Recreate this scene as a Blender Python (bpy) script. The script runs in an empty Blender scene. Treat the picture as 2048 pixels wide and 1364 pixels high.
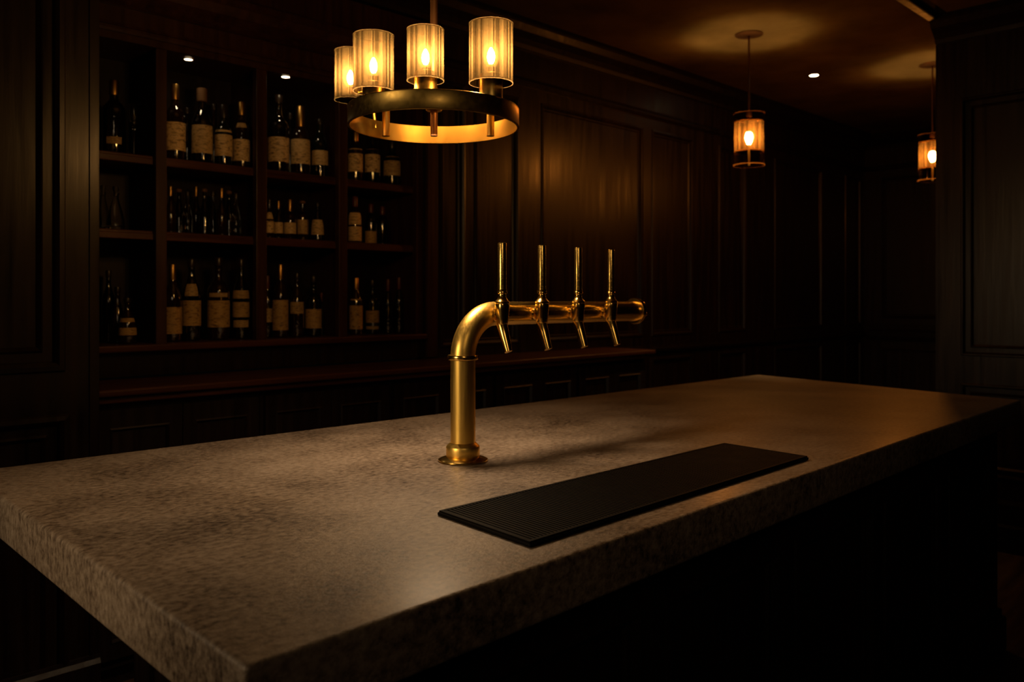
import bpy, bmesh, math, random
from mathutils import Vector, Matrix
random.seed(7)
S = bpy.context.scene
COL = S.collection
PI = math.pi

# ------------------------------------------------------------------ camera
F, CX, HY, EYE = 1680.0, 1024.0, 595.0, 1.5
TH = math.atan2(2720 - CX, F)
CT, ST = math.cos(TH), math.sin(TH)
cam_d = bpy.data.cameras.new('camera'); cam = bpy.data.objects.new('camera', cam_d); COL.objects.link(cam)
cam.location = (0, 0, EYE); cam.rotation_euler = (PI/2, 0, TH - PI/2)
cam_d.sensor_width = 36; cam_d.lens = F / 2048 * 36; cam_d.shift_y = -(682 - HY) / 2048
cam_d.clip_start = .02
cam_d.dof.use_dof = True; cam_d.dof.focus_distance = 1.95; cam_d.dof.aperture_fstop = 4.2
S.camera = cam

# world: +X runs along the bar away from the camera, +Y towards the shelves, camera stands over (0,0)
def ray(x, Z):
    X = (x - CX) / F * Z
    return Vector((ST * X + CT * Z, -CT * X + ST * Z, 0))
def on_b(x, b):
    u = (x - CX) / F; Z = b / (ST - CT * u)
    return ray(x, Z).x, Z
def on_a(x, a):
    u = (x - CX) / F; Z = a / (ST * u + CT)
    return ray(x, Z).y, Z
def hz(y, Z): return EYE + (HY - y) / F * Z
def on_z(x, y, z):
    Z = (EYE - z) * F / (y - HY); v = ray(x, Z); v.z = z; return v

# ------------------------------------------------------------------ helpers
def tag(o, label=None, cat=None, group=None, kind=None):
    if label: o['label'] = label
    if cat: o['category'] = cat
    if group: o['group'] = group
    if kind: o['kind'] = kind
    return o
def empty(name, loc, label, cat, group=None, rz=0):
    o = bpy.data.objects.new(name, None); COL.objects.link(o)
    o.location = loc; o.rotation_euler = (0, 0, rz); o.empty_display_size = .05
    return tag(o, label, cat, group)
def obj(name, bm, mats, parent=None, smooth=None, loc=None):
    me = bpy.data.meshes.new(name)
    bmesh.ops.recalc_face_normals(bm, faces=bm.faces[:])
    bm.to_mesh(me); bm.free()
    for m in (mats if isinstance(mats, (list, tuple)) else [mats]): me.materials.append(m)
    o = bpy.data.objects.new(name, me); COL.objects.link(o)
    if smooth:
        for p in me.polygons: p.use_smooth = True
        if smooth is not True:
            me.set_sharp_from_angle(angle=math.radians(smooth))
    if parent: o.parent = parent
    if loc is not None: o.location = loc
    return o
def struct(name, bm, m, smooth=None): return tag(obj(name, bm, m, None, smooth), kind='structure')
def box(bm, x0, x1, y0, y1, z0, z1, bev=0, seg=2, mi=0):
    r = bmesh.ops.create_cube(bm, size=1.0)
    for v in r['verts']:
        v.co = Vector(((x0+x1)/2 + v.co.x*(x1-x0), (y0+y1)/2 + v.co.y*(y1-y0), (z0+z1)/2 + v.co.z*(z1-z0)))
    if bev:
        es = list({e for v in r['verts'] for e in v.link_edges})
        bmesh.ops.bevel(bm, geom=es, offset=bev, segments=seg, affect='EDGES', profile=.5)
    return bm
def prism(bm, pts, z0, z1, bev=0, seg=3):
    lo = [bm.verts.new((p[0], p[1], z0)) for p in pts]; hi = [bm.verts.new((p[0], p[1], z1)) for p in pts]
    n = len(pts); fs = [bm.faces.new(lo[::-1]), bm.faces.new(hi)]
    for i in range(n): fs.append(bm.faces.new((lo[i], lo[(i+1) % n], hi[(i+1) % n], hi[i])))
    if bev:
        es = list({e for f in fs for e in f.edges})
        bmesh.ops.bevel(bm, geom=es, offset=bev, segments=seg, affect='EDGES', profile=.5)
    return bm
def frame_of(d):
    d = d.normalized(); t = Vector((0, 0, 1)) if abs(d.z) < .9 else Vector((1, 0, 0))
    a = d.cross(t).normalized(); return a, d.cross(a).normalized()
def lathe(bm, prof, n=32, org=(0, 0, 0), axis=(0, 0, 1), closed=False, mi=0, sup=None, a0=0, a1=2*PI):
    """prof: list of (radius, height). sup: superellipse exponent for squared sections."""
    org = Vector(org); ax = Vector(axis).normalized()
    if abs(ax.z) > .999: u, v = Vector((1, 0, 0)), Vector((0, 1, 0))
    else: u, v = frame_of(ax)
    full = abs(a1 - a0 - 2*PI) < 1e-6
    m = n if full else n + 1
    rings = []
    for r, h in prof:
        ring = []
        if r < 1e-6 and full:
            w = bm.verts.new(org + ax*h); rings.append([w]*m); continue
        for i in range(m):
            t = a0 + (a1 - a0) * i / n
            k = 1.0
            if sup: k = (abs(math.cos(t))**sup + abs(math.sin(t))**sup) ** (-1/sup)
            ring.append(bm.verts.new(org + ax*h + (u*math.cos(t) + v*math.sin(t)) * r * k))
        rings.append(ring)
    if closed: rings.append(rings[0])
    for A, B in zip(rings[:-1], rings[1:]):
        for i in range(n):
            j = (i + 1) % m
            q = []
            for w in (A[i], A[j], B[j], B[i]):
                if w not in q: q.append(w)
            if len(q) >= 3:
                try: bm.faces.new(q).material_index = mi
                except ValueError: pass
    return bm
def tube(bm, pts, r, n=16, caps=True, mi=0):
    pts = [Vector(p) for p in pts]; rs = r if isinstance(r, (list, tuple)) else [r]*len(pts)
    d0 = (pts[1]-pts[0]).normalized(); u, _ = frame_of(d0); rings = []
    for i, p in enumerate(pts):
        d = (pts[min(i+1, len(pts)-1)] - pts[max(i-1, 0)]).normalized()
        u = (u - d*u.dot(d)).normalized(); v = d.cross(u)
        rings.append([bm.verts.new(p + (u*math.cos(2*PI*k/n) + v*math.sin(2*PI*k/n))*rs[i]) for k in range(n)])
    for A, B in zip(rings[:-1], rings[1:]):
        for k in range(n): bm.faces.new((A[k], A[(k+1) % n], B[(k+1) % n], B[k])).material_index = mi
    if caps:
        bm.faces.new(rings[0][::-1]).material_index = mi; bm.faces.new(rings[-1]).material_index = mi
    return bm
def NB(): return bmesh.new()

# ------------------------------------------------------------------ materials
class NT:
    def __init__(self, name):
        self.m = bpy.data.materials.new(name); self.m.use_nodes = True
        self.t = self.m.node_tree; self.t.nodes.clear()
        self.out = self.n('ShaderNodeOutputMaterial')
    def n(self, typ, **kw):
        nd = self.t.nodes.new(typ)
        for k, v in kw.items():
            if k in nd.inputs: nd.inputs[k].default_value = v
            else: setattr(nd, k, v)
        return nd
    def l(self, a, b): self.t.links.new(a, b)
    def coords(self, scale, out='Object'):
        tc = self.n('ShaderNodeTexCoord'); mp = self.n('ShaderNodeMapping'); mp.inputs['Scale'].default_value = scale
        self.l(tc.outputs[out], mp.inputs['Vector']); return mp.outputs['Vector']
    def noise(self, vec, scale=1, detail=4, rough=.55):
        nd = self.n('ShaderNodeTexNoise'); nd.inputs['Scale'].default_value = scale
        nd.inputs['Detail'].default_value = detail; nd.inputs['Roughness'].default_value = rough
        if vec is not None: self.l(vec, nd.inputs['Vector'])
        return nd.outputs['Fac']
    def ramp(self, fac, stops):
        nd = self.n('ShaderNodeValToRGB'); e = nd.color_ramp.elements
        while len(e) < len(stops): e.new(.5)
        for k, (p, c) in enumerate(stops):
            e[k].position = p; e[k].color = (*c, 1) if len(c) == 3 else c
        self.l(fac, nd.inputs['Fac']); return nd.outputs['Color']
    def rng(self, fac, a, b, lo=0., hi=1.):
        nd = self.n('ShaderNodeMapRange'); nd.inputs[1].default_value = lo; nd.inputs[2].default_value = hi
        nd.inputs[3].default_value = a; nd.inputs[4].default_value = b; self.l(fac, nd.inputs[0]); return nd.outputs[0]
    def bump(self, h, strength, dist):
        nd = self.n('ShaderNodeBump'); nd.inputs['Strength'].default_value = strength; nd.inputs['Distance'].default_value = dist
        self.l(h, nd.inputs['Height']); return nd.outputs['Normal']
    def bsdf(self, color=(.5,.5,.5), rough=.5, metal=0, **kw):
        b = self.n('ShaderNodeBsdfPrincipled')
        b.inputs['Base Color'].default_value = (*color, 1); b.inputs['Roughness'].default_value = rough; b.inputs['Metallic'].default_value = metal
        for k, v in kw.items(): b.inputs[k].default_value = v
        self.l(b.outputs[0], self.out.inputs['Surface']); self.b = b; return b

def m_wood(name, c0, c1, scale, rough=.35, spec=.36, bump=.3):
    k = NT(name); v = k.coords(scale); b = k.bsdf(c0, rough)
    f = k.noise(v, 1, 5, .6); k.l(k.ramp(f, [(.3, c0), (.72, c1)]), b.inputs['Base Color'])
    k.l(k.rng(f, rough-.07, rough+.10, .3, .7), b.inputs['Roughness']); b.inputs['Specular IOR Level'].default_value = spec
    k.l(k.bump(f, bump, .003), b.inputs['Normal']); return k.m
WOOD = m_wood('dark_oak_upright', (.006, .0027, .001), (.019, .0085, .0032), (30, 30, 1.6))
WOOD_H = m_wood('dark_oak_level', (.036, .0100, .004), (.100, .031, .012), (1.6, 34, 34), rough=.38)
WOOD_RED = m_wood('red_brown_shelf_wood', (.021, .0066, .0026), (.056, .0185, .0068), (30, 30, 1.6), rough=.4)
WOOD_TRIM = m_wood('dark_oak_moulding', (.005, .0022, .0009), (.012, .0055, .0022), (30, 30, 1.6), rough=.42, spec=.22)
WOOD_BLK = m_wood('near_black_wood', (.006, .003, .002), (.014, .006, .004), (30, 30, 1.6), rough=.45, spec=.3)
FLOORM = m_wood('floor_boards', (.025, .013, .006), (.07, .035, .016), (2, 22, 2), rough=.4)

def m_ceiling():
    k = NT('ceiling_plaster'); v = k.coords((1.2, 1.2, 1.2)); b = k.bsdf((.1, .07, .04), .7, **{'Specular IOR Level': 0.0})
    k.l(k.ramp(k.noise(v, 1.5, 4), [(.3, (.055, .034, .012)), (.7, (.12, .078, .030))]), b.inputs['Base Color']); return k.m
CEIL = m_ceiling()

def m_stone():
    k = NT('honed_stone'); b = k.bsdf((.3, .25, .2), .5)
    b.inputs['Coat Weight'].default_value = .26; b.inputs['Coat Roughness'].default_value = .28; b.inputs['Coat IOR'].default_value = 1.6
    v = k.coords((1, 1, 1))
    big = k.noise(v, 3.2, 5, .6)
    v2 = k.coords((58, 76, 60)); mid = k.noise(v2, 1, 7, .68)
    v3 = k.coords((150, 190, 150)); fine = k.noise(v3, 1, 3, .6)
    mix = k.n('ShaderNodeMath', operation='MULTIPLY_ADD'); k.l(mid, mix.inputs[0]); mix.inputs[1].default_value = .62
    s = k.n('ShaderNodeMath', operation='MULTIPLY'); k.l(big, s.inputs[0]); s.inputs[1].default_value = .38; k.l(s.outputs[0], mix.inputs[2])
    col = k.ramp(mix.outputs[0], [(.36, (.028, .019, .013)), (.44, (.125, .088, .06)), (.53, (.23, .172, .122)), (.68, (.37, .29, .22))])
    k.l(col, b.inputs['Base Color'])
    h = k.n('ShaderNodeMath', operation='ADD'); k.l(mid, h.inputs[0]); k.l(fine, h.inputs[1])
    k.l(k.bump(h.outputs[0], .42, .004), b.inputs['Normal'])
    k.l(k.rng(mix.outputs[0], .34, .52, .3, .7), b.inputs['Roughness'])
    b.inputs['Specular IOR Level'].default_value = .38
    return k.m
STONE = m_stone()

def m_brass(name, rough, brushed=(0, 0, 0), col=(.86, .52, .13), aniso=0):
    k = NT(name); b = k.bsdf(col, rough, 1.0)
    if any(brushed):
        f = k.noise(k.coords(brushed), 1, 3, .6)
        k.l(k.rng(f, rough-.05, rough+.07, .3, .7), b.inputs['Roughness']); k.l(k.bump(f, .06, .001), b.inputs['Normal'])
    return k.m
BRASS = m_brass('brushed_brass', .36, (220, 220, 6), (.90, .585, .135))
BRASS_ARM = m_brass('satin_brass', .22, (8, 220, 220), (.87, .57, .15))
BRASS_POL = m_brass('polished_brass', .19, (0, 0, 0), (.89, .57, .15))
BRASS_AGED = m_brass('aged_brass', .34, (60, 60, 60), (.64, .42, .11))
BRASS_RING = m_brass('ring_brass', .36, (60, 60, 60), (.52, .335, .085))
BRONZE = m_brass('dark_bronze', .4, (0, 0, 0), (.22, .10, .04))

def m_plain(name, col, rough, **kw):
    k = NT(name); b = k.bsdf(col, rough, **kw)
    f = k.noise(k.coords((14, 14, 14)), 1, 3); k.l(k.rng(f, rough*.9, min(1, rough*1.12)), b.inputs['Roughness']); return k.m
RUBBER = m_plain('black_rubber', (.0035, .0028, .002), .6, **{'Specular IOR Level': .07})
def m_ribbed():
    k = NT('ribbed_black_rubber'); b = k.bsdf((.007, .006, .005), .6)
    w = k.n('ShaderNodeTexWave', wave_type='BANDS', bands_direction='X'); w.inputs['Scale'].default_value = 1
    k.l(k.coords((50, 50, 50)), w.inputs['Vector']); w.inputs['Distortion'].default_value = .4
    k.l(k.bump(w.outputs['Fac'], .7, .003), b.inputs['Normal']); b.inputs['Specular IOR Level'].default_value = .35; return k.m
RIBBED = m_ribbed()

def emis(name, col, s):
    k = NT(name); e = k.n('ShaderNodeEmission'); e.inputs['Color'].default_value = (*col, 1); e.inputs['Strength'].default_value = s
    k.l(e.outputs[0], k.out.inputs['Surface']); return k.m
BULB = emis('lit_bulb', (1, .62, .26), 2700)
BULB_P = emis('lit_pendant_bulb', (1, .58, .21), 1900)
SPOT = emis('lit_downlight', (1, .74, .42), 30)

def m_shade(name, transl, tr, clear, thread=True):
    k = NT(name)
    t = k.n('ShaderNodeBsdfTranslucent'); t.inputs['Color'].default_value = (*transl, 1)
    p = k.n('ShaderNodeBsdfTransparent'); p.inputs['Color'].default_value = (*tr, 1)
    mx = k.n('ShaderNodeMixShader'); mx.inputs['Fac'].default_value = clear
    k.l(t.outputs[0], mx.inputs[1]); k.l(p.outputs[0], mx.inputs[2])
    if thread:
        gr = k.n('ShaderNodeTexGradient', gradient_type='RADIAL'); tc = k.n('ShaderNodeTexCoord'); k.l(tc.outputs['Object'], gr.inputs['Vector'])
        nz = k.n('ShaderNodeTexNoise', noise_dimensions='1D'); nz.inputs['Scale'].default_value = 26; nz.inputs['Detail'].default_value = 2.5; nz.inputs['Roughness'].default_value = .7
        k.l(gr.outputs['Fac'], nz.inputs['W']); f = nz.outputs['Fac']
        k.l(k.rng(f, clear-.12, clear+.12, .38, .62), mx.inputs['Fac'])
        k.l(k.ramp(f, [(.38, tuple(c*1.9 for c in transl)), (.62, tuple(c*.35 for c in transl))]), t.inputs['Color'])
    k.l(mx.outputs[0], k.out.inputs['Surface']); return k.m
SHADE = m_shade('sheer_shade', (.017, .0108, .0044), (.85, .66, .42), .22)
SHADE_RIM = m_shade('shade_rim', (.05, .034, .017), (.9, .8, .6), .15, False)
SLEEVE = m_shade('glow_sleeve', (.012, .009, .006), (.95, .9, .82), .80, False)
SHADE_P = m_shade('pendant_mesh_shade', (.016, .0105, .0045), (.8, .62, .38), .28)
def m_halo(name, col):
    k = NT(name); t = k.n('ShaderNodeBsdfTranslucent'); t.inputs['Color'].default_value = (*col, 1)
    p = k.n('ShaderNodeBsdfTransparent'); lw = k.n('ShaderNodeLayerWeight'); lw.inputs['Blend'].default_value = .5
    pw = k.n('ShaderNodeMath', operation='POWER'); k.l(lw.outputs['Facing'], pw.inputs[0]); pw.inputs[1].default_value = .45
    mx = k.n('ShaderNodeMixShader'); k.l(k.rng(pw.outputs[0], .6, 1.0), mx.inputs[0]); k.l(t.outputs[0], mx.inputs[1]); k.l(p.outputs[0], mx.inputs[2])
    k.l(mx.outputs[0], k.out.inputs['Surface']); return k.m
HALO = m_halo('bulb_halo', (.05, .034, .016))  # translucent shell material that imitates the glow around a bulb
def m_clear(name, tint, refl):
    k = NT(name); p = k.n('ShaderNodeBsdfTransparent'); p.inputs['Color'].default_value = (*tint, 1)
    g = k.n('ShaderNodeBsdfGlossy'); g.inputs['Roughness'].default_value = .06
    fr = k.n('ShaderNodeFresnel'); fr.inputs['IOR'].default_value = 1.4
    mu = k.n('ShaderNodeMath', operation='MULTIPLY'); k.l(fr.outputs[0], mu.inputs[0]); mu.inputs[1].default_value = refl
    mx = k.n('ShaderNodeMixShader'); k.l(mu.outputs[0], mx.inputs[0]); k.l(p.outputs[0], mx.inputs[1]); k.l(g.outputs[0], mx.inputs[2])
    k.l(mx.outputs[0], k.out.inputs['Surface']); return k.m
GLASS_P = m_clear('smoked_pendant_glass', (.80, .66, .50), .35)
RIM_P = m_shade('pendant_glass_rim', (.07, .036, .012), (.9, .7, .5), .1, False)

def m_bottle(name, col, rough=.07):
    k = NT(name); b = k.bsdf(col, rough)
    b.inputs['Coat Weight'].default_value = 1; b.inputs['Coat Roughness'].default_value = .06; b.inputs['Coat IOR'].default_value = 1.7
    f = k.noise(k.coords((9, 9, 9)), 1, 2); k.l(k.ramp(f, [(.3, tuple(c*.7 for c in col)), (.7, tuple(c*1.3 for c in col))]), b.inputs['Base Color'])
    k.l(k.bump(k.noise(k.coords((48, 48, 30)), 1, 2), .5, .004), b.inputs['Coat Normal']); return k.m
BOT = {'brown': m_bottle('brown_bottle_glass', (.016, .006, .002)), 'green': m_bottle('green_bottle_glass', (.005, .008, .003)),
       'amber': m_bottle('amber_spirit_glass', (.05, .02, .004)), 'black': m_bottle('black_bottle_glass', (.004, .003, .003))}
def m_glass():
    k = NT('clear_glass'); b = k.bsdf((.95, .93, .88), .03); b.inputs['Transmission Weight'].default_value = 1; b.inputs['IOR'].default_value = 1.45; return k.m
GLASS = m_glass()
def m_label(name, c_lo, c_mid, c_hi, off):
    k = NT(name); b = k.bsdf(c_mid, .6)
    oi = k.n('ShaderNodeObjectInfo'); tc = k.n('ShaderNodeTexCoord'); mp = k.n('ShaderNodeMapping'); mp.inputs['Scale'].default_value = (2.6, 2.6, 12)
    k.l(tc.outputs['Generated'], mp.inputs['Vector'])
    ad = k.n('ShaderNodeVectorMath', operation='ADD'); k.l(mp.outputs[0], ad.inputs[0])
    sc = k.n('ShaderNodeMath', operation='MULTIPLY'); k.l(oi.outputs['Random'], sc.inputs[0]); sc.inputs[1].default_value = 50 + off
    k.l(sc.outputs[0], ad.inputs[1])
    f = k.noise(ad.outputs[0], 1.0, 5, .65)
    k.l(k.ramp(f, [(.34, c_lo), (.45, c_mid), (.58, c_hi), (.66, tuple((x+y)/2 for x, y in zip(c_lo, c_mid)))]), b.inputs['Base Color']); return k.m
LAB = [m_label('cream_label', (.10, .055, .02), (.62, .42, .18), (.88, .66, .34), 3),
       m_label('parchment_label', (.16, .09, .03), (.66, .45, .19), (.82, .60, .29), 11),
       m_label('tan_label', (.07, .04, .015), (.42, .27, .10), (.60, .42, .18), 23),
       m_label('ochre_label', (.10, .05, .012), (.46, .28, .08), (.58, .38, .13), 31)]
CAP = {'gold': m_brass('gold_foil', .35, (0, 0, 0), (.62, .36, .10)), 'dark': m_plain('dark_cap', (.02, .011, .006), .3),
       'red': m_plain('oxblood_capsule', (.10, .018, .010), .35), 'cork': m_plain('cork_stopper', (.20, .10, .04), .7)}

# ------------------------------------------------------------------ panelled surfaces
PROF = [(0, 0), (.004, .007), (.016, .009), (.026, .001), (.030, -.010), (.040, -.010), (.046, -.017)]
def panelled(bm, P, s0, s1, z0, z1, panels, prof=PROF, thick=.06):
    """A wall face with sunk moulded panels. P(s,z,h) gives the point; h is height towards the room."""
    ss = sorted({s0, s1, *[p[0] for p in panels], *[p[1] for p in panels]}); zs = sorted({z0, z1, *[p[2] for p in panels], *[p[3] for p in panels]})
    V = {}
    def vert(s, z, h):
        k = (round(s, 5), round(z, 5), round(h, 5))
        if k not in V: V[k] = bm.verts.new(P(s, z, h))
        return V[k]
    for a, b in zip(ss[:-1], ss[1:]):
        for c, d in zip(zs[:-1], zs[1:]):
            m = ((a+b)/2, (c+d)/2)
            if any(p[0] < m[0] < p[1] and p[2] < m[1] < p[3] for p in panels): continue
            bm.faces.new((vert(a, c, 0), vert(b, c, 0), vert(b, d, 0), vert(a, d, 0)))
    for p in panels:
        prev = None
        for i, h in prof:
            r = [bm.verts.new(P(p[0]+i, p[2]+i, h)), bm.verts.new(P(p[1]-i, p[2]+i, h)), bm.verts.new(P(p[1]-i, p[3]-i, h)), bm.verts.new(P(p[0]+i, p[3]-i, h))]
            if prev:
                for k in range(4): bm.faces.new((prev[k], prev[(k+1) % 4], r[(k+1) % 4], r[k]))
            prev = r
        bm.faces.new(prev)
    # closed sides and back
    q = [(s0, z0), (s1, z0), (s1, z1), (s0, z1)]
    f = [bm.verts.new(P(s, z, 0)) for s, z in q]; g = [bm.verts.new(P(s, z, -thick)) for s, z in q]
    for k in range(4): bm.faces.new((f[k], f[(k+1) % 4], g[(k+1) % 4], g[k]))
    bm.faces.new(g)
    return bm
def profile_run(bm, P, s0, s1, pts):
    """Moulding: closed polygon pts of (z, h) swept from s0 to s1."""
    A = [bm.verts.new(P(s0, z, h)) for z, h in pts]; B = [bm.verts.new(P(s1, z, h)) for z, h in pts]
    n = len(pts)
    for k in range(n): bm.faces.new((A[k], A[(k+1) % n], B[(k+1) % n], B[k]))
    bm.faces.new(A); bm.faces.new(B[::-1])
CH = 3.22            # ceiling height
def crown(z=CH, d=.13, h=.15):
    return [(z, 0), (z, d), (z-.025, d), (z-.035, d-.012), (z-.07, d-.035), (z-.10, d-.075), (z-.115, d-.09), (z-.125, .03), (z-h, .022), (z-h, 0)]
def rail(z, h=.05, d=.03): return [(z, 0), (z, d*.7), (z+h*.25, d), (z+h*.55, d), (z+h*.7, d*.6), (z+h, d*.5), (z+h, 0)]
def base(h=.3): return [(0, 0), (0, .03), (h*.45, .03), (h*.5, .022), (h*.85, .022), (h*.93, .012), (h, .01), (h, 0)]

NB0, BS = 3.73, 3.77      # niche front plane, shelf front
PIER_B, PIER_A = 3.25, on_b(198, 3.25)[0]
END_A = 9.0
RW_A, RW_B = 5.556, 1.86
NICHE_A1 = on_b(846, NB0)[0]

struct('floor', box(NB(), -2.5, END_A+.3, -2.5, 4.3, -.05, 0), FLOORM)
struct('ceiling', box(NB(), -2.5, END_A+.3, -2.5, 4.3, CH, CH+.05), CEIL)

# back wall to the right of the shelves
Pb = lambda s, z, h: Vector((s, NB0 - h, z))
def A_(x): return on_b(x, NB0)[0]
pan = []
for x0, x1 in ((880, 931), (949, 1038), (1082, 1286), (1303, 1386), (1437, 1492), (1549, 1645), (1690, 1722)):
    pan += [(A_(x0), A_(x1), 1.21, 2.76), (A_(x0), A_(x1), .42, 1.05)]
bm = panelled(NB(), Pb, NICHE_A1 + .002, END_A, 0, CH, pan)
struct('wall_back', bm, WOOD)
bm = NB()
for pts in (crown(), rail(2.84, .05, .03), rail(1.09, .05, .03), base(.3)): profile_run(bm, Pb, NICHE_A1+.03 if pts[0][0] < 2 else PIER_A-.3, END_A, pts)
struct('trim_1', bm, WOOD_TRIM)
# pilaster strip ending the shelves
bm = NB(); box(bm, A_(850), A_(870), NB0-.025, NB0, 1.16, 2.84, .004)
struct('trim_2', bm, WOOD_RED)
# pier on the left, standing forward
Pl = lambda s, z, h: Vector((s, PIER_B - h, z))
bm = panelled(NB(), Pl, -1.6, PIER_A, 0, CH, [(-.2, on_b(131, PIER_B)[0], 1.235, 3.05), (-.2, on_b(140, PIER_B)[0], .05, 1.085)],
              prof=[(0, 0), (.006, .010), (.022, .012), (.034, .002), (.040, -.012), (.070, -.012), (.078, -.004), (.092, -.018)], thick=.9)
box(bm, on_b(178, PIER_B)[0], PIER_A, PIER_B-.006, PIER_B+.01, .2, CH-.15, .002)
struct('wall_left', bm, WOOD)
bm = NB(); profile_run(bm, Pl, -1.6, PIER_A, base(.2)); struct('baseboard_left', bm, WOOD_BLK)
# far wall closing the room
Pf = lambda s, z, h: Vector((END_A - h, s, z))
bm = panelled(NB(), Pf, -2.5, NB0, 0, CH, [(2.62, 3.55, 1.28, 2.76), (1.5, 2.45, 1.28, 2.76), (2.62, 3.55, .42, .98), (1.5, 2.45, .42, .98)])
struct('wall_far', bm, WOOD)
bm = NB()
for pts in (crown(), rail(2.84, .05, .03), rail(1.05, .17, .03), base(.3)): profile_run(bm, Pf, -2.5, NB0-.03, pts)
struct('trim_3', bm, WOOD_TRIM)
# right wall standing beyond the end of the bar
Pr = lambda s, z, h: Vector((RW_A - h, s, z))
p0, p1 = on_a(1921, RW_A)[0], -1.2
bm = panelled(NB(), Pr, -2.5, RW_B, 0, CH, [(p1, p0, 1.145, 2.715), (p1, p0, .42, .98)],
              prof=[(0, 0), (.006, .006), (.014, .006), (.024, -.014), (.052, -.014), (.058, -.006), (.07, -.016)], thick=.16)
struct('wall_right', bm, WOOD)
bm = NB()
for pts in (crown(), base(.33)): profile_run(bm, Pr, -2.5, RW_B-.004, pts)
struct('baseboard_right', bm, WOOD_TRIM)
# beam under the ceiling in line with the end of the right wall
bm = NB(); box(bm, 3.0, RW_A-.14, RW_B-.06, RW_B, CH-.035, CH-.001, .01)
struct('trim_4', bm, WOOD_TRIM)
# walls behind the camera
struct('wall_front', box(NB(), -2.5, RW_A, -2.56, -2.5, 0, CH), WOOD)
struct('wall_rear', box(NB(), -2.56, -2.5, -2.5, 3.25, 0, CH), WOOD)

# ------------------------------------------------------------------ back bar shelving
NICHE_TOP = EYE + 1.10
su = empty('liquor_shelves', (0, 0, 0), 'dark wooden built-in liquor shelves of four bays behind the bar', 'shelves')
su.location = (PIER_A, NB0, 0)
SO = Vector((PIER_A, NB0, 0))
def sl(bm):
    bmesh.ops.translate(bm, verts=bm.verts[:], vec=-SO); return bm
posts = [(312, 334), (513, 534), (678, 695), (833, 846)]
edges = [PIER_A + .001]
for k, (x0, x1) in enumerate(posts):
    a0, a1 = A_(x0), A_(x1)
    bm = NB(); box(bm, a0, a1, NB0, NB0+.04, 1.28, NICHE_TOP, .003); box(bm, a1-.018, a1-.004, NB0+.036, NB0+.36, 1.28, NICHE_TOP, .001)
    obj('upright', sl(bm), WOOD_RED, su)
    edges += [a1-.018, a1-.004]
bays = [(edges[0], edges[1]), (edges[2], edges[3]), (edges[4], edges[5]), (edges[6], edges[7])]
Z_TOP, Z_MID, Z_LED = 2.128, 1.795, 1.296
for z in (Z_TOP, Z_MID):
    for a0, a1 in bays:
        bm = NB(); box(bm, a0, a1, BS, NB0+.35, z-.032, z, .004); box(bm, a0, a1, BS-.006, BS+.014, z-.04, z-.012, .003)
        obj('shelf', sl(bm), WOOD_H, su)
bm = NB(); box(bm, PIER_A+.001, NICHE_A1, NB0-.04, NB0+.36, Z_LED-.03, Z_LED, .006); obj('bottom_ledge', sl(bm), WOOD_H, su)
bm = NB(); box(bm, PIER_A+.001, NICHE_A1, NB0+.34, NB0+.38, 1.16, NICHE_TOP); obj('back_panel', sl(bm), WOOD_BLK, su)
bm = NB(); box(bm, PIER_A+.001, NICHE_A1, NB0, NB0+.34, 1.16, Z_LED-.028); obj('lower_panel', sl(bm), WOOD_BLK, su)
bm = NB(); box(bm, PIER_A+.001, NICHE_A1, NB0-.002, NB0+.38, NICHE_TOP, CH-.16)
Pn = lambda s, z, h: Vector((s, NB0 - .002 - h, z))
profile_run(bm, Pn, PIER_A+.001, NICHE_A1, crown(NICHE_TOP+.27, .09, .13)); profile_run(bm, Pn, PIER_A+.001, NICHE_A1, rail(NICHE_TOP+.03, .04, .02))
obj('cornice', sl(bm), WOOD_RED, su)

# back counter and its cabinets
BC_B, BC_Z, BC_END = 3.3, 1.152, 4.62
bm = NB(); box(bm, PIER_A+.002, BC_END, BC_B, NB0-.002, BC_Z-.028, BC_Z, .008, 3); box(bm, PIER_A+.002, BC_END-.02, BC_B+.022, NB0-.005, BC_Z-.055, BC_Z-.028, .006, 2)
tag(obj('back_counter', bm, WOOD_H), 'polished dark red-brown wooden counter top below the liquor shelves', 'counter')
n = 5; w = (BC_END-.05 - PIER_A-.004)/n
ords = ['first', 'second', 'third', 'fourth', 'fifth']
for k in range(n):
    a0 = PIER_A + .004 + k*w; a1 = a0 + w - .003
    where = ['beside the left pier', 'second along from the left pier', 'in the middle of the row', 'behind the beer taps', 'at the right end of the row'][k]
    r = empty('base_cabinet', ((a0+a1)/2, NB0-.01, 0), 'dark panelled cabinet under the back counter, ' + where, 'cabinet', 'cabinets under the back counter')
    o = Vector(r.location)
    bm = NB(); box(bm, a0, a1, BC_B+.06, NB0-.01, .08, BC_Z-.056, .002); box(bm, a0, a1, BC_B+.1, NB0-.01, 0, .08)
    bmesh.ops.translate(bm, verts=bm.verts[:], vec=-o); obj('carcass', bm, WOOD_BLK, r)
    mid = (a0+a1)/2
    for d0, d1, s in ((a0+.015, mid-.002, 1), (mid+.002, a1-.015, -1)):
        P = lambda s_, z, h: Vector((s_, BC_B+.04-h, z))
        bm = panelled(NB(), P, d0, d1, .12, BC_Z-.08, [(d0+.05, d1-.05, .18, BC_Z-.15)], prof=[(0, 0), (.006, .004), (.014, -.01), (.03, -.01)], thick=.019)
        bmesh.ops.translate(bm, verts=bm.verts[:], vec=-o); d = obj('door', bm, WOOD_BLK, r)

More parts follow.
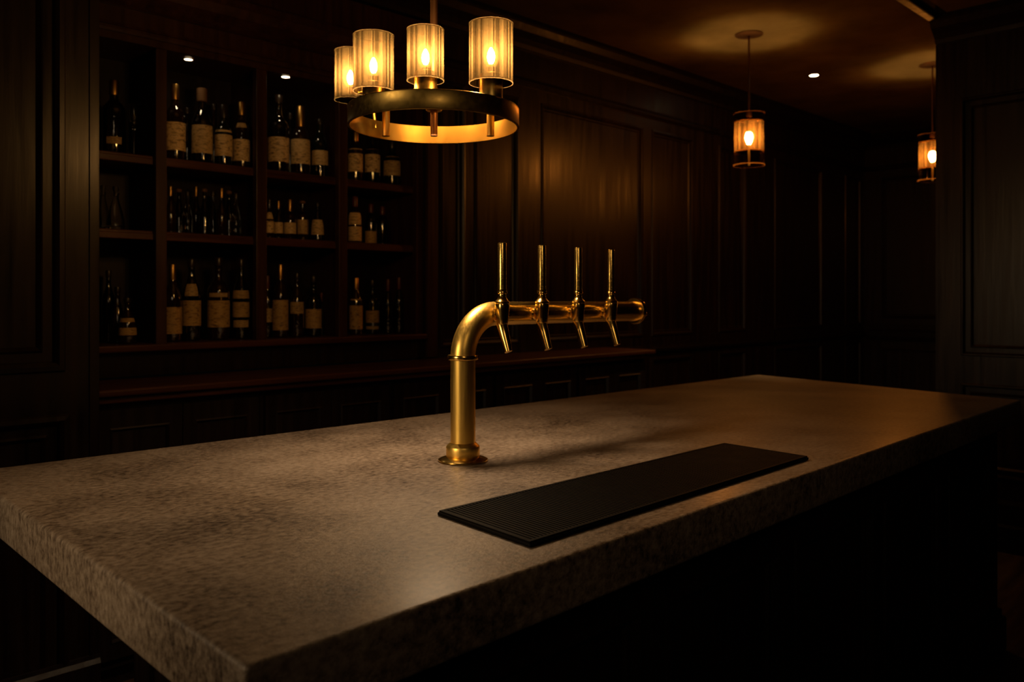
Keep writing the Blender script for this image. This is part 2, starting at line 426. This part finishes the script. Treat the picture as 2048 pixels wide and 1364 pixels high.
# ------------------------------------------------------------------ bar
CT_Z = 1.05
cN, cR, cB = on_z(490, 1333, CT_Z), on_z(2042, 800, CT_Z), on_z(1515, 749, CT_Z); cL = on_z(-71, 943.6, CT_Z)
bm = prism(NB(), [(p.x, p.y) for p in (cL, cN, cR, cB)], CT_Z-.1, CT_Z, .009, 4)
tag(obj('bar_countertop', bm, STONE, None, 40), 'thick grey-brown stone slab top of the bar with beer taps', 'countertop')
bb = empty('bar_counter', (2.3, 1.7, 0), 'near-black panelled wooden base under the stone bar top', 'bar')
o = Vector(bb.location); b0, b1, a0, a1 = 1.085, 2.30, .86, 3.98
P = lambda s, z, h: Vector((s, b0-h, z)) - o
nn = 5; pw = (a1-a0-.08)/nn
bm = panelled(NB(), P, a0, a1, .12, CT_Z-.1, [(a0+.08+k*pw, a0+k*pw+pw, .26, .84) for k in range(nn)])
obj('front_panelling', bm, WOOD_BLK, bb)
P2 = lambda s, z, h: Vector((a0-h, s, z)) - o
bm = panelled(NB(), P2, b0, b1, .12, CT_Z-.1, [(b0+.08, (b0+b1)/2-.04, .26, .84), ((b0+b1)/2+.04, b1-.08, .26, .84)])
obj('end_panelling', bm, WOOD_BLK, bb)
bm = NB(); box(bm, a0+.05, a1, b0+.05, b1, .12, CT_Z-.1); bmesh.ops.translate(bm, verts=bm.verts[:], vec=-o); obj('carcass', bm, WOOD_BLK, bb)
bm = NB(); box(bm, a0-.03, a1+.03, b0-.03, b1, 0, .15, .012); box(bm, a0-.015, a1+.015, b0-.015, b1, .15, .18, .006)
bmesh.ops.translate(bm, verts=bm.verts[:], vec=-o); obj('plinth', bm, WOOD_BLK, bb)

# drip mat
mz = CT_Z + .0115
mc = [on_z(874, 1022, CT_Z+.010), on_z(1060, 1086, CT_Z+.010), on_z(1618, 913, CT_Z+.010), on_z(1447, 886, CT_Z+.010)]
ctr = sum(mc, Vector())/4; ctr.z = CT_Z
dm = empty('drip_mat', ctr, 'black ribbed rubber drip mat lying on the stone bar top', 'bar mat', None, math.atan2((mc[2]-mc[1]).y, (mc[2]-mc[1]).x))
inv = Matrix.Rotation(-dm.rotation_euler.z, 4, 'Z')
ml = [inv @ (Vector((p.x, p.y, CT_Z)) - ctr) for p in mc]
obj('mat_base', prism(NB(), [(p.x, p.y) for p in ml], .0004, .0085, .003, 2), RUBBER, dm, 35)
bm = NB(); k0, k1 = .955, .90
ins = [Vector((p.x*.985, p.y*.92, 0)) for p in ml]
outp = [Vector((p.x*.995, p.y*.975, 0)) for p in ml]
for i in range(4):
    j = (i+1) % 4
    q = [outp[i], outp[j], ins[j], ins[i]]
    lo = [bm.verts.new((v.x, v.y, .008)) for v in q]; hi = [bm.verts.new((v.x, v.y, .0115)) for v in q]
    bm.faces.new(hi)
    for t in range(4): bm.faces.new((lo[t], lo[(t+1) % 4], hi[(t+1) % 4], hi[t]))
obj('raised_border', bm, RUBBER, dm)
bm = NB(); nr = 110
for i in range(nr):
    t0, t1 = (i+.15)/nr, (i+.75)/nr
    e = [ins[0].lerp(ins[3], t0), ins[0].lerp(ins[3], t1), ins[1].lerp(ins[2], t1), ins[1].lerp(ins[2], t0)]
    lo = [bm.verts.new((v.x, v.y, .0078)) for v in e]; hi = [bm.verts.new((v.x, v.y, .0108)) for v in e]
    bm.faces.new(hi)
    for t in range(4): bm.faces.new((lo[t], lo[(t+1) % 4], hi[(t+1) % 4], hi[t]))
obj('ribbed_surface', bm, RUBBER, dm)

# ------------------------------------------------------------------ beer tap tower
tc = on_z(926, 922, CT_Z)
tt = empty('beer_tap_tower', tc, 'brass elbow beer tower with four taps standing on the bar', 'beer tower')
R0 = .0342
obj('base_flange', lathe(NB(), [(0, .0002), (.066, .0002), (.0685, .003), (.068, .006), (.060, .010), (.050, .013), (.046, .0145), (0, .0145)], 48), BRASS_POL, tt, 40)
obj('base_collar', lathe(NB(), [(0, .014), (.045, .014), (.0462, .016), (.0462, .040), (.0448, .043), (.038, .049), (.0355, .052), (0, .052)], 48), BRASS, tt, 40)
obj('column', lathe(NB(), [(0, .05), (R0, .05), (R0, .285), (0, .285)], 48), BRASS, tt, 40)
obj('joint_ring', lathe(NB(), [(R0, .279), (.0415, .279), (.0428, .281), (.0428, .290), (.0415, .292), (R0, .292)], 48), BRASS_POL, tt, 40)
AX_H, ER, ARM = .404, .119, .775
pts = [(0, 0, .286)] + [(ER - ER*math.cos(t), 0, AX_H - ER + ER*math.sin(t)) for t in [PI/2*i/16 for i in range(17)]]
obj('elbow', tube(NB(), pts, R0, 40), BRASS, tt, 40)
obj('arm', tube(NB(), [(ER-.002, 0, AX_H), (ARM, 0, AX_H)], R0-.0004, 40), BRASS_ARM, tt, 40)
bm = NB()
lathe(bm, [(0, -.004), (R0, -.004), (.043, -.003), (.0445, 0), (.0445, .008), (.042, .010), (.036, .011), (.037, .016), (.033, .023), (.022, .030), (.010, .033), (0, .034)], 40, (ARM, 0, AX_H), (1, 0, 0))
for i in range(6):
    t = 2*PI*i/6 + .3
    lathe(bm, [(0, 0), (.0065, 0), (.0065, .011), (.004, .014), (0, .014)], 10, (ARM+.008, math.cos(t)*.036, AX_H+math.sin(t)*.036), (1, 0, 0))
obj('end_cap', bm, BRASS_POL, tt, 40)
def faucet(s):
    D = .052
    f = bpy.data.objects.new('tap', None); COL.objects.link(f); f.parent = tt; f.location = (s, 0, AX_H)
    bm = NB()
    lathe(bm, [(0, .030), (.021, .030), (.021, .037), (.0145, .038), (.0145, .046), (0, .046)], 24, (0, 0, 0), (0, -1, 0))
    # vertical body: shouldered barrel, squared a little
    lathe(bm, [(0, -.034), (.010, -.034), (.0135, -.030), (.0150, -.024), (.0165, -.010), (.0185, .012), (.0195, .022), (.0185, .028), (.0195, .030), (.0195, .034), (.0165, .038), (.0125, .042), (.0110, .048), (0, .048)], 28, (0, -D, 0), (0, 0, 1), sup=2.6)
    obj('tap_body', bm, BRASS_POL, f, 35)
    obj('ferrule', lathe(NB(), [(0, .046), (.0105, .046), (.0115, .052), (.0108, .056), (.0142, .058), (.0145, .0615), (.0132, .064), (.0138, .066), (.0138, .069), (0, .069)], 24, (0, -D, 0)), BRASS_POL, f, 35)
    obj('handle', lathe(NB(), [(0, .068), (.0117, .068), (.0119, .1), (.0119, .196), (.0112, .1985), (.0095, .199), (.009, .197), (0, .197)], 24, (0, -D, 0)), BRASS_ARM, f, 35)
    bm = NB(); tube(bm, [(0, -D+.006, -.022), (0, -D, -.034), (0, -D-.010, -.062), (0, -D-.025, -.104)], [.0140, .0155, .0145, .0112], 24, False)
    tube(bm, [(0, -D-.025, -.104), (0, -D-.0251, -.1042), (0, -D-.0235, -.100)], [.0112, .0092, .0090], 24)
    obj('spout', bm, BRASS_POL, f, 35)
for s in (.100, .262, .424, .584): faucet(s)

# ------------------------------------------------------------------ chandelier
CZ = 2.47; RR = .25
cc = ray(868, CZ); cc.z = EYE + .4985
cd = empty('chandelier', cc, 'round brass ring chandelier with four amber shaded lamps above the bar', 'chandelier')
obj('ring', lathe(NB(), [(RR-.006, 0), (RR, 0), (RR+.0012, .0015), (RR, .004), (RR, .050), (RR+.0012, .0525), (RR, .054), (RR-.006, .054)], 96, closed=True), BRASS_RING, cd, 40)
def rel(x, Z, zabs): v = ray(x, Z) - cc; v.z = zabs - cc.z; return v
top = CH - cc.z
bm = NB(); tube(bm, [(0, 0, -.024), (0, 0, .42)], .0105, 20); tube(bm, [(0, 0, .395), (0, 0, .42), (0, 0, .425), (0, 0, top-.02)], [.0105, .0105, .015, .015], 20)
obj('rod', bm, BRONZE, cd, 40)
obj('ceiling_canopy', lathe(NB(), [(0, top-.03), (.05, top-.03), (.07, top-.02), (.07, top-.001), (0, top-.001)], 32), BRONZE, cd, 40)
lamps = [(982, 2.33, .122, 428, 119, 981), (747, 2.46, .118, 412, 112, 772), (851, 2.42, .106, 433, 103, None), (701, 2.69, .100, 394, 99, None)]
arms = NB(); SPZ = .062
bulbs = []
for i, (x, Z, D, pb, ph, pinx) in enumerate(lamps):
    g = EYE + pb*Z/F; H = ph*Z/F; p = rel(x, Z, g); r = D/2
    h = bpy.data.objects.new('lamp', None); COL.objects.link(h); h.parent = cd; h.location = p
    bm = NB(); lathe(bm, [(r, .003), (r, H-.003)], 64)
    lathe(bm, [(r-.002, 0), (r+.0008, 0), (r+.0012, .002), (r+.0008, .0038)], 64, mi=1)
    lathe(bm, [(r+.0008, H-.0038), (r+.0012, H-.002), (r+.0008, H), (r-.002, H)], 64, mi=1)
    obj('shade', bm, [SHADE, SHADE_RIM], h, 40)
    bz = H*.46
    if i < 3:
        lo = SPZ + cc.z - g
        obj('lamp_holder', lathe(NB(), [(0, lo-.012), (.030, lo-.012), (.0325, lo-.010), (.0325, .022), (.030, .025), (.012, .027), (.012, bz-.032), (0, bz-.032)], 32), BRASS_AGED, h, 40)
    else:
        lo = .0
        obj('lamp_holder', lathe(NB(), [(0, .012), (.030, .012), (.0315, .014), (.0315, .030), (.012, .033), (.012, bz-.032), (0, bz-.032)], 32), BRASS_AGED, h, 40)
    bp = [(0, -.022), (.006, -.020), (.0095, -.012), (.011, -.002), (.0095, .008), (.006, .017), (.0025, .023), (0, .024)]
    obj('bulb_core', lathe(NB(), bp, 14, (0, 0, bz)), BULB, h, True)
    bg = [(0, -.034)] + [(.0245*math.sin(t)*(1 if t > PI/2 else 1), -.040*math.cos(t) + .004) for t in [PI*j/14 for j in range(2, 14)]] + [(0, .044)]
    obj('bulb_halo_shell', lathe(NB(), bg, 28, (0, 0, bz)), HALO, h, True)  # shell added around the lit bulb to give it a soft halo
    if pinx: 
        q = rel(pinx, CZ, cc.z)
        obj('stem', tube(NB(), [(q.x-p.x, q.y-p.y, -.024 + cc.z - g), (q.x-p.x, q.y-p.y, SPZ + cc.z - g)], .0112, 20), BRASS_AGED, h, 40)
        tube(arms, [(0, 0, SPZ), (q.x, q.y, SPZ)], .006, 12); tube(arms, [(q.x, q.y, SPZ), (p.x, p.y, SPZ)], .006, 12)
        d = Vector((q.x, q.y, 0)).normalized()*RR; tube(arms, [(q.x, q.y, SPZ), (d.x*.99, d.y*.99, SPZ-.004)], .005, 12)
    elif i == 2: tube(arms, [(0, 0, SPZ), (p.x, p.y, SPZ)], .006, 12)
    else:
        d = Vector((p.x, p.y, 0)).normalized()*(RR-.002)
        obj('bracket', tube(NB(), [Vector((d.x, d.y, .03))-p, Vector((d.x*1.06, d.y*1.06, p.z+.014))-p, (0, 0, .018)], .006, 12), BRASS_AGED, h, 40)
lathe(arms, [(0, SPZ-.012), (.022, SPZ-.012), (.026, SPZ-.006), (.026, SPZ+.006), (.018, SPZ+.014), (0, SPZ+.014)], 24)
obj('spokes', arms, BRASS_AGED, cd, 40)

# ------------------------------------------------------------------ pendants
def pendant(x, Z, label):
    v = ray(x, Z); v.z = CH
    r = empty('pendant_lamp', v, label, 'pendant light', 'pendant lamps beyond the bar')
    zt, zb = EYE + 1.199 - CH, EYE + .862 - CH      # glass top and bottom, below the ceiling
    s1, s0 = zt - .052, zb + .088
    obj('ceiling_canopy', lathe(NB(), [(0, -.012), (.05, -.012), (.088, -.006), (.09, -.001), (0, -.001)], 40), BRONZE, r, 40)
    bm = NB(); tube(bm, [(0, 0, -.01), (0, 0, s1-.03)], .006, 12); lathe(bm, [(0, zt-.02), (.016, zt-.02), (.018, zt-.014), (.018, zt+.012), (.008, zt+.02), (0, zt+.02)], 20)
    lathe(bm, [(0, s1-.085), (.014, s1-.085), (.016, s1-.08), (.016, s1-.03), (0, s1-.03)], 20)
    for k in range(3):
        t = 2*PI*k/3+.4; tube(bm, [(0, 0, s1-.002), (math.cos(t)*.091, math.sin(t)*.091, s1-.002)], .0025, 8)
    obj('rod', bm, BRONZE, r, 40)
    bm = NB(); lathe(bm, [(.098, zb), (.100, zb), (.100, zt), (.098, zt)], 56, closed=True)
    for zz in (zb, zt-.004): lathe(bm, [(.0985, zz), (.1008, zz), (.1008, zz+.005)], 56, mi=1)
    obj('glass_cylinder', bm, [GLASS_P, RIM_P], r, 40)
    bm = NB(); lathe(bm, [(.093, s0), (.093, s1)], 56)
    for zz in (s0, s1-.006): lathe(bm, [(.0942, zz), (.0942, zz+.006)], 56, mi=1)
    obj('shade', bm, [SHADE_P, RIM_P], r, 40)
    m = (s0+s1)/2 + .0
    obj('bulb', lathe(NB(), [(0, -.05), (.012, -.048), (.02, -.03), (.027, -.005), (.025, .012), (.016, .03), (.014, .045), (0, .05)], 16, (0, 0, m)), BULB_P, r, True)
    obj('glow_sleeve', lathe(NB(), [(.042, s0+.01), (.042, s1-.03)], 40), SLEEVE, r, 40)  # inner sleeve added to widen the glow around the bulb
    obj('lower_stem', tube(NB(), [(0, 0, zb+.001), (0, 0, m-.045)], .0065, 12), BRASS_AGED, r, 40)
pendant(1498, 5.49, 'brass and smoked glass pendant lamp hanging in the open from the ceiling')
pendant(1865, 6.2, 'pendant lamp half hidden behind the edge of the panelled right wall')

# ------------------------------------------------------------------ downlights
def downlight(loc, r, label):
    e = empty('downlight', loc, label, 'downlight', 'recessed downlights')
    obj('trim_ring', lathe(NB(), [(r*.92, -.001), (r*1.35, -.001), (r*1.35, -.004), (r*1.2, -.006), (r, -.005), (r*.92, -.003)], 32, closed=True), BRONZE, e, 40)
    obj('lens', lathe(NB(), [(0, -.0035), (r*.7, -.0035), (r*.93, -.003), (r*.93, -.0015), (0, -.0015)], 24), SPOT, e, 40)
for x, y, nm in ((377, 119, 'small lit round downlight over the second bay of the shelves'), (571, 154, 'small lit round downlight over the third bay of the shelves')):
    p = on_z(x, y, NICHE_TOP - .003); Z = (EYE - NICHE_TOP + .003)*F/(y-HY); p.z = NICHE_TOP
    downlight(p, 8.2/F*Z, nm)
p = on_z(1628, 150, CH); downlight(p, 9/F*6.5, 'small lit downlight in the room ceiling beside the pendant lamp')

# ------------------------------------------------------------------ bottles
BB = NB0 + .14
PR = {
 'whisky': [(0, .0), (.86, 0), (.97, .012), (1, .03), (1, .56), (.98, .60), (.88, .645), (.66, .685), (.45, .715), (.36, .75), (.33, .80), (.32, .90), (.36, .905), (.36, .925), (.30, .93), (0, .93)],
 'wine': [(0, 0), (.88, 0), (.98, .012), (1, .03), (1, .52), (.96, .58), (.80, .655), (.56, .72), (.40, .77), (.34, .83), (.33, .95), (.38, .955), (.38, .975), (.3, .98), (0, .98)],
 'square': [(0, 0), (.84, 0), (.93, .012), (.95, .03), (.95, .56), (.92, .60), (.78, .635), (.5, .665), (.36, .69), (.32, .73), (.31, .90), (.36, .905), (.36, .93), (0, .93)],
 'squat': [(0, 0), (.84, 0), (.96, .02), (1, .06), (1, .46), (.97, .53), (.86, .60), (.64, .665), (.42, .705), (.34, .74), (.33, .84), (.40, .845), (.40, .87), (0, .87)],
 'bell': [(0, 0), (.92, 0), (1, .015), (1, .04), (.97, .25), (.90, .42), (.74, .55), (.52, .66), (.38, .75), (.33, .82), (.32, .90), (.36, .91), (.36, .93), (0, .93)],
 'slim': [(0, 0), (.86, 0), (.97, .01), (1, .025), (1, .40), (.94, .47), (.72, .56), (.48, .64), (.36, .72), (.32, .80), (.30, .93), (.36, .935), (.36, .955), (0, .955)],
 'flask': [(0, 0), (.82, 0), (.95, .015), (1, .05), (.98, .30), (.9, .45), (.72, .58), (.5, .68), (.38, .74), (.33, .80), (.33, .90), (.4, .905), (.4, .925), (0, .925)],
}
def radius_at(prof, h):
    best = .33
    for (r0, h0), (r1, h1) in zip(prof[:-1], prof[1:]):
        if h0 <= h <= h1 and h1 > h0: return r0 + (r1-r0)*(h-h0)/(h1-h0)
    return best
ORD = ['first', 'second', 'third', 'fourth', 'fifth', 'sixth', 'seventh', 'eighth', 'ninth', 'tenth', 'eleventh', 'twelfth']
ROW = {'top': Z_TOP, 'mid': Z_MID, 'low': Z_LED}
ROWN = {'top': 'top shelf', 'mid': 'middle shelf', 'low': 'bottom ledge'}
BAYN = ['first bay', 'second bay', 'third bay', 'fourth bay']
def bottle(row, x, ytop, wpx, typ, glass, cap, label, desc, lab=None, b=BB, name='bottle', cat='bottle', zbase=None):
    """lab: list of (ytop, ybottom, material index, width share)."""
    a, Z = on_b(x, b); z0 = (ROW[row] if zbase is None else zbase) + .0004
    H = hz(ytop, Z) - z0; R = wpx/2/F*Z
    prof = PR[typ]; sup = 4.0 if typ == 'square' else None; rs = .94 if sup else 1
    face = math.atan2(-b, -a)
    e = empty(name, (a, b, z0), label, cat, desc, face if not sup else face + random.uniform(-.2, .2))
    P = [(r*R*rs, h*H) for r, h in prof]
    obj('bottle_glass', lathe(NB(), P, 28, sup=sup), BOT.get(glass, GLASS), e, 50)
    ch = {'gold': (.80, 1.0, .40), 'red': (.78, .995, .39), 'dark': (.90, 1.0, .42), 'cork': (.93, 1.0, .38)}[cap]
    if typ == 'squat': ch = (ch[0]*.88, ch[1], ch[2])
    nr = max(ch[2], radius_at(prof, ch[0]) + .03) * R * rs
    c0, c1 = ch[0]*H, ch[1]*H
    cp = [(0, c0), (nr*.96, c0), (nr, c0+.003), (nr, c1-.004), (nr*.9, c1), (0, c1)]
    if cap == 'cork': cp = [(0, c0), (nr*.8, c0), (nr*1.25, c0+.004), (nr*1.25, c1-.003), (nr, c1), (0, c1)]
    obj('cap' if cap in ('dark', 'gold') else 'stopper' if cap == 'cork' else 'capsule', lathe(NB(), cp, 20), CAP[cap], e, 40)
    for (y0, y1, mi, sh) in (lab or []):
        l0, l1 = max(hz(y1, Z)-z0, .006), hz(y0, Z)-z0
        hs = [l0 + (l1-l0)*t/4 for t in range(5)]
        rr = [(radius_at(prof, h/H)*R*rs + .0006, h) for h in hs]
        half = math.radians(74)*sh if not sup else math.radians(43)*sh
        obj('label', lathe(NB(), rr, 24, sup=sup, a0=-half, a1=half), LAB[mi], e, 50)
    return e

T = []   # row, bay, x, ytop, width, type, glass, cap, look, labels, back row?
t = T.append
t(('top', 0, 193, 203, 26, 'wine', 'brown', 'dark', 'dark bottle mostly cut off by the pier', None, .10))
t(('top', 0, 228, 161, 45, 'whisky', 'black', 'gold', 'tall black bottle with small low tan label', [(277, 291, 2, .5)], 0))
t(('top', 1, 350, 169, 40, 'whisky', 'brown', 'gold', 'dark bottle with tall neck and wide cream label', [(247, 303, 0, 1.1)], 0))
t(('top', 1, 374, 216, 28, 'slim', 'black', 'dark', 'small unlabelled dark bottle set back', None, 1))
t(('top', 1, 404, 177, 42, 'squat', 'black', 'cork', 'round-shouldered bottle with stopper and banded label', [(253, 309, 1, .9)], 0))
t(('top', 1, 428, 208, 28, 'slim', 'brown', 'dark', 'unlabelled brown bottle in the back', None, 1))
t(('top', 1, 447, 210, 35, 'squat', 'green', 'dark', 'squat dark green bottle with square cream label', [(262, 314, 1, 1.0)], 0))
t(('top', 1, 483, 204, 34, 'whisky', 'brown', 'gold', 'gold-capped bottle with tan label beside the upright', [(281, 324, 0, 1.1), (248, 258, 2, .5)], 0))
t(('top', 2, 557, 191, 42, 'whisky', 'black', 'dark', 'tall black bottle with square cream label', [(277, 326, 0, 1.1)], 0))
t(('top', 2, 580, 226, 26, 'slim', 'black', 'dark', 'short black bottle set back between two', None, 1))
t(('top', 2, 601, 213, 39, 'squat', 'brown', 'gold', 'gold-capped bottle with plain tan label', [(281, 330, 1, 1.0)], 0))
t(('top', 2, 640, 238, 34, 'wine', 'green', 'dark', 'dark green bottle with low square label', [(303, 332, 1, .9)], 0))
t(('top', 3, 711, 262, 29, 'whisky', 'brown', 'gold', 'brown bottle with blotched cream label', [(299, 345, 0, 1.1)], 0))
t(('top', 3, 745, 264, 31, 'whisky', 'black', 'dark', 'black bottle with long cream label', [(300, 346, 0, 1.0)], 0))
t(('top', 3, 784, 278, 35, 'squat', 'green', 'dark', 'squat bottle with square plain label', [(315, 353, 2, .95)], 0))
# middle shelf
for k, x in enumerate((341, 358, 375, 392, 409, 426, 443, 458, 472)):
    t(('mid', 1, x, 373 + (k % 3)*5 + (k > 5)*4, 22, ['slim', 'bell', 'flask'][k % 3], ['brown', 'clear', 'black'][(k*2) % 3], ['dark', 'gold', 'cork'][(k+1) % 3], ['small slim brown', 'small clear bell-shaped', 'small dark flask-shaped'][k % 3] + ' bottle without label', None, k % 2))
t(('mid', 2, 539, 398, 18, 'slim', 'brown', 'dark', 'slim bottle with tall cream label', [(425, 466, 1, 1.0)], 0))
t(('mid', 2, 557, 402, 18, 'slim', 'black', 'gold', 'slim gold-capped bottle with low label', [(445, 467, 1, 1.0)], 0))
t(('mid', 2, 580, 399, 25, 'squat', 'brown', 'gold', 'small rounded bottle with square label', [(446, 468, 1, .9)], 0))
t(('mid', 2, 605, 402, 24, 'whisky', 'brown', 'cork', 'small bottle with dim brown label', [(440, 469, 2, .7)], 0))
t(('mid', 2, 635, 405, 26, 'bell', 'black', 'dark', 'bell-shaped bottle with patterned round label', [(440, 470, 0, 1.0)], 0))
t(('mid', 3, 710, 393, 26, 'wine', 'brown', 'red', 'tall bottle with stacked cream labels', [(454, 482, 1, 1.1), (426, 450, 1, .9)], 0))
t(('mid', 3, 742, 408, 24, 'wine', 'green', 'red', 'green bottle with low tan label', [(463, 487, 3, .9)], 0))
t(('mid', 3, 765, 413, 24, 'wine', 'black', 'red', 'dim unlabelled dark bottle', None, 0))
# bottom ledge
t(('low', 0, 217, 541, 26, 'wine', 'black', 'dark', 'tall slender black bottle', None, .11))
t(('low', 0, 235, 574, 28, 'bell', 'brown', 'dark', 'brown bell-shaped bottle', None, .035))
t(('low', 0, 255, 596, 34, 'flask', 'brown', 'dark', 'short bottle with two narrow tan labels', [(655, 670, 3, 1.1), (636, 644, 3, .9)], -.045))
t(('low', 1, 345, 529, 36, 'wine', 'brown', 'gold', 'gold-capped bottle with plain tan label', [(614, 667, 3, 1.1)], 0))
t(('low', 1, 383, 518, 36, 'wine', 'black', 'dark', 'black bottle with emblem above its label', [(601, 651, 3, 1.1), (568, 592, 2, .6)], 0))
t(('low', 1, 437, 515, 43, 'whisky', 'brown', 'dark', 'wide bottle with broad ruled label', [(601, 654, 3, 1.1), (586, 594, 2, .7)], 0))
t(('low', 1, 482, 518, 33, 'wine', 'black', 'dark', 'slender-necked bottle with three stacked labels', [(604, 634, 3, 1.1), (581, 597, 3, .95), (640, 654, 2, .8)], 0))
t(('low', 2, 535, 551, 20, 'wine', 'black', 'red', 'dim bottle with narrow label beside the upright', [(617, 644, 2, .9)], .05))
t(('low', 2, 561, 529, 31, 'wine', 'brown', 'gold', 'gold-capped bottle with long tan label', [(600, 660, 3, 1.05)], 0))
t(('low', 2, 594, 546, 28, 'wine', 'brown', 'dark', 'brown bottle with small striped label', [(604, 627, 2, .9)], 0))
t(('low', 2, 627, 552, 32, 'whisky', 'black', 'dark', 'black bottle with slanting patterned label', [(618, 656, 3, 1.0)], 0))
t(('low', 2, 643, 585, 12, 'slim', 'black', 'red', 'dim narrow unlabelled bottle', None, .045))
t(('low', 3, 712, 556, 26, 'wine', 'brown', 'gold', 'gold-capped bottle with long cream label', [(598, 658, 3, 1.1)], 0))
t(('low', 3, 745, 560, 27, 'whisky', 'green', 'dark', 'green bottle with low square label', [(621, 645, 3, 1.0), (652, 658, 2, .9)], 0))
t(('low', 3, 776, 558, 20, 'wine', 'black', 'red', 'dim dark wine bottle', None, 0))
t(('low', 3, 798, 554, 20, 'wine', 'black', 'red', 'dim dark wine bottle with red capsule', None, 0))
cnt = {}
for row, bay, x, yt, w, typ, gl, cap, look, labs, back in sorted(T, key=lambda q: (q[0], q[1], q[2])):
    k = cnt.get((row, bay), 0); cnt[(row, bay)] = k+1
    bottle(row, x, yt, w, typ, gl, cap, '%s, %s from left, %s, %s' % (look, ORD[k], ROWN[row], BAYN[bay]), 'bottles on the %s' % ROWN[row], labs, BB + (.1 if back == 1 else back))
# decanters and stemmed glasses in the first bay
for x, yt, w, lb in ((206, 370, 30, 'clear glass decanter on the middle shelf beside the left pier'), (231, 372, 36, 'clear glass wide-based decanter on the middle shelf, right of another')):
    bd = BB + (.09 if x < 220 else 0); a, Z = on_b(x, bd); z0 = Z_MID+.0004; H = hz(yt, Z)-z0; R = w/2/F*Z
    e = empty('decanter', (a, bd, z0), lb, 'decanter', 'decanters on the middle shelf')
    obj('decanter_glass', lathe(NB(), [(0, 0), (R*.95, 0), (R, .004), (R, .02), (R*.92, H*.25), (R*.62, H*.5), (R*.34, H*.68), (R*.30, H*.78), (R*.42, H*.84), (R*.36, H*.84), (R*.25, H*.78), (R*.3, H*.66), (R*.56, H*.48), (R*.86, H*.24), (R*.93, .02), (0, .016)], 32), GLASS, e, 50)
    obj('stopper', lathe(NB(), [(0, H*.76), (R*.2, H*.77), (R*.23, H*.845), (R*.2, H*.86), (R*.36, H*.92), (R*.30, H*.985), (0, H)], 20), GLASS, e, 50)
for row, x, yt, yb, w, lb in (('top', 268, 206, 306, 22, 'tall stemmed glass on the top shelf at the right of the first bay'), ('low', 266, 652, 688, 16, 'small stemmed glass on the bottom ledge right of the labelled short bottle')):
    b = BB + (0 if row == 'top' else -.05); a, Z = on_b(x, b); z0 = ROW[row] + .0004; H = hz(yt, Z)-z0; R = w/2/F*Z
    e = empty('stemmed_glass', (a, b, z0), lb, 'glass')
    obj('foot', lathe(NB(), [(0, 0), (R*.95, 0), (R*.97, .002), (R*.4, .005), (R*.16, .012), (0, .012)], 28), GLASS, e, 50)
    obj('stem', lathe(NB(), [(0, .011), (R*.16, .011), (R*.13, H*.3), (R*.18, H*.5), (R*.42, H*.535), (R*.18, H*.57), (0, H*.57)], 20), GLASS, e, 50)
    obj('bowl', lathe(NB(), [(0, H*.568), (R*.3, H*.575), (R*.72, H*.66), (R*.85, H*.8), (R*.8, H), (R*.77, H), (R*.81, H*.8), (R*.68, H*.67), (0, H*.6)], 28), GLASS, e, 50)

# ------------------------------------------------------------------ added fill lights without visible fixtures
def area(name, loc, target, size, power, col, spread=PI):
    d = bpy.data.lights.new(name, 'AREA'); d.shape = 'DISK'; d.size = size; d.energy = power; d.color = col; d.spread = spread
    o = bpy.data.objects.new(name, d); COL.objects.link(o); o.location = loc
    o.rotation_euler = (Vector(target) - Vector(loc)).to_track_quat('-Z', 'Y').to_euler(); return o
area('left_fill_light', (-1.2, 1.9, 1.85), (.95, 1.68, 1.2), .7, 2.8, (1, .72, .42), math.radians(62))  # unseen fill added on the left for slab end and brass highlights
area('bar_fill_light', (cc.x, cc.y, cc.z-.02), (cc.x, cc.y, 0), .20, 5.6, (1, .70, .42), math.radians(120))  # source added inside the ring to brighten the counter, no fitting there
area('rear_fill_light', (-.5, -1.2, 2.85), (1.9, 1.5, 1.5), .9, .75, (1, .68, .38), math.radians(62))  # unseen fill added behind the camera for the ring and bar front
w = bpy.data.worlds.new('world'); S.world = w; w.use_nodes = True
w.node_tree.nodes['Background'].inputs[0].default_value = (.01, .008, .006, 1); w.node_tree.nodes['Background'].inputs[1].default_value = .05

S.view_settings.view_transform = 'Standard'; S.view_settings.look = 'None'; S.view_settings.exposure = 0
c = S.cycles
c.use_denoising = True
try: c.denoiser = 'OPENIMAGEDENOISE'
except Exception: pass
c.max_bounces = 8; c.diffuse_bounces = 3; c.glossy_bounces = 4; c.transmission_bounces = 6; c.transparent_max_bounces = 24
c.sample_clamp_indirect = 4; c.caustics_reflective = False; c.caustics_refractive = False; c.blur_glossy = .3
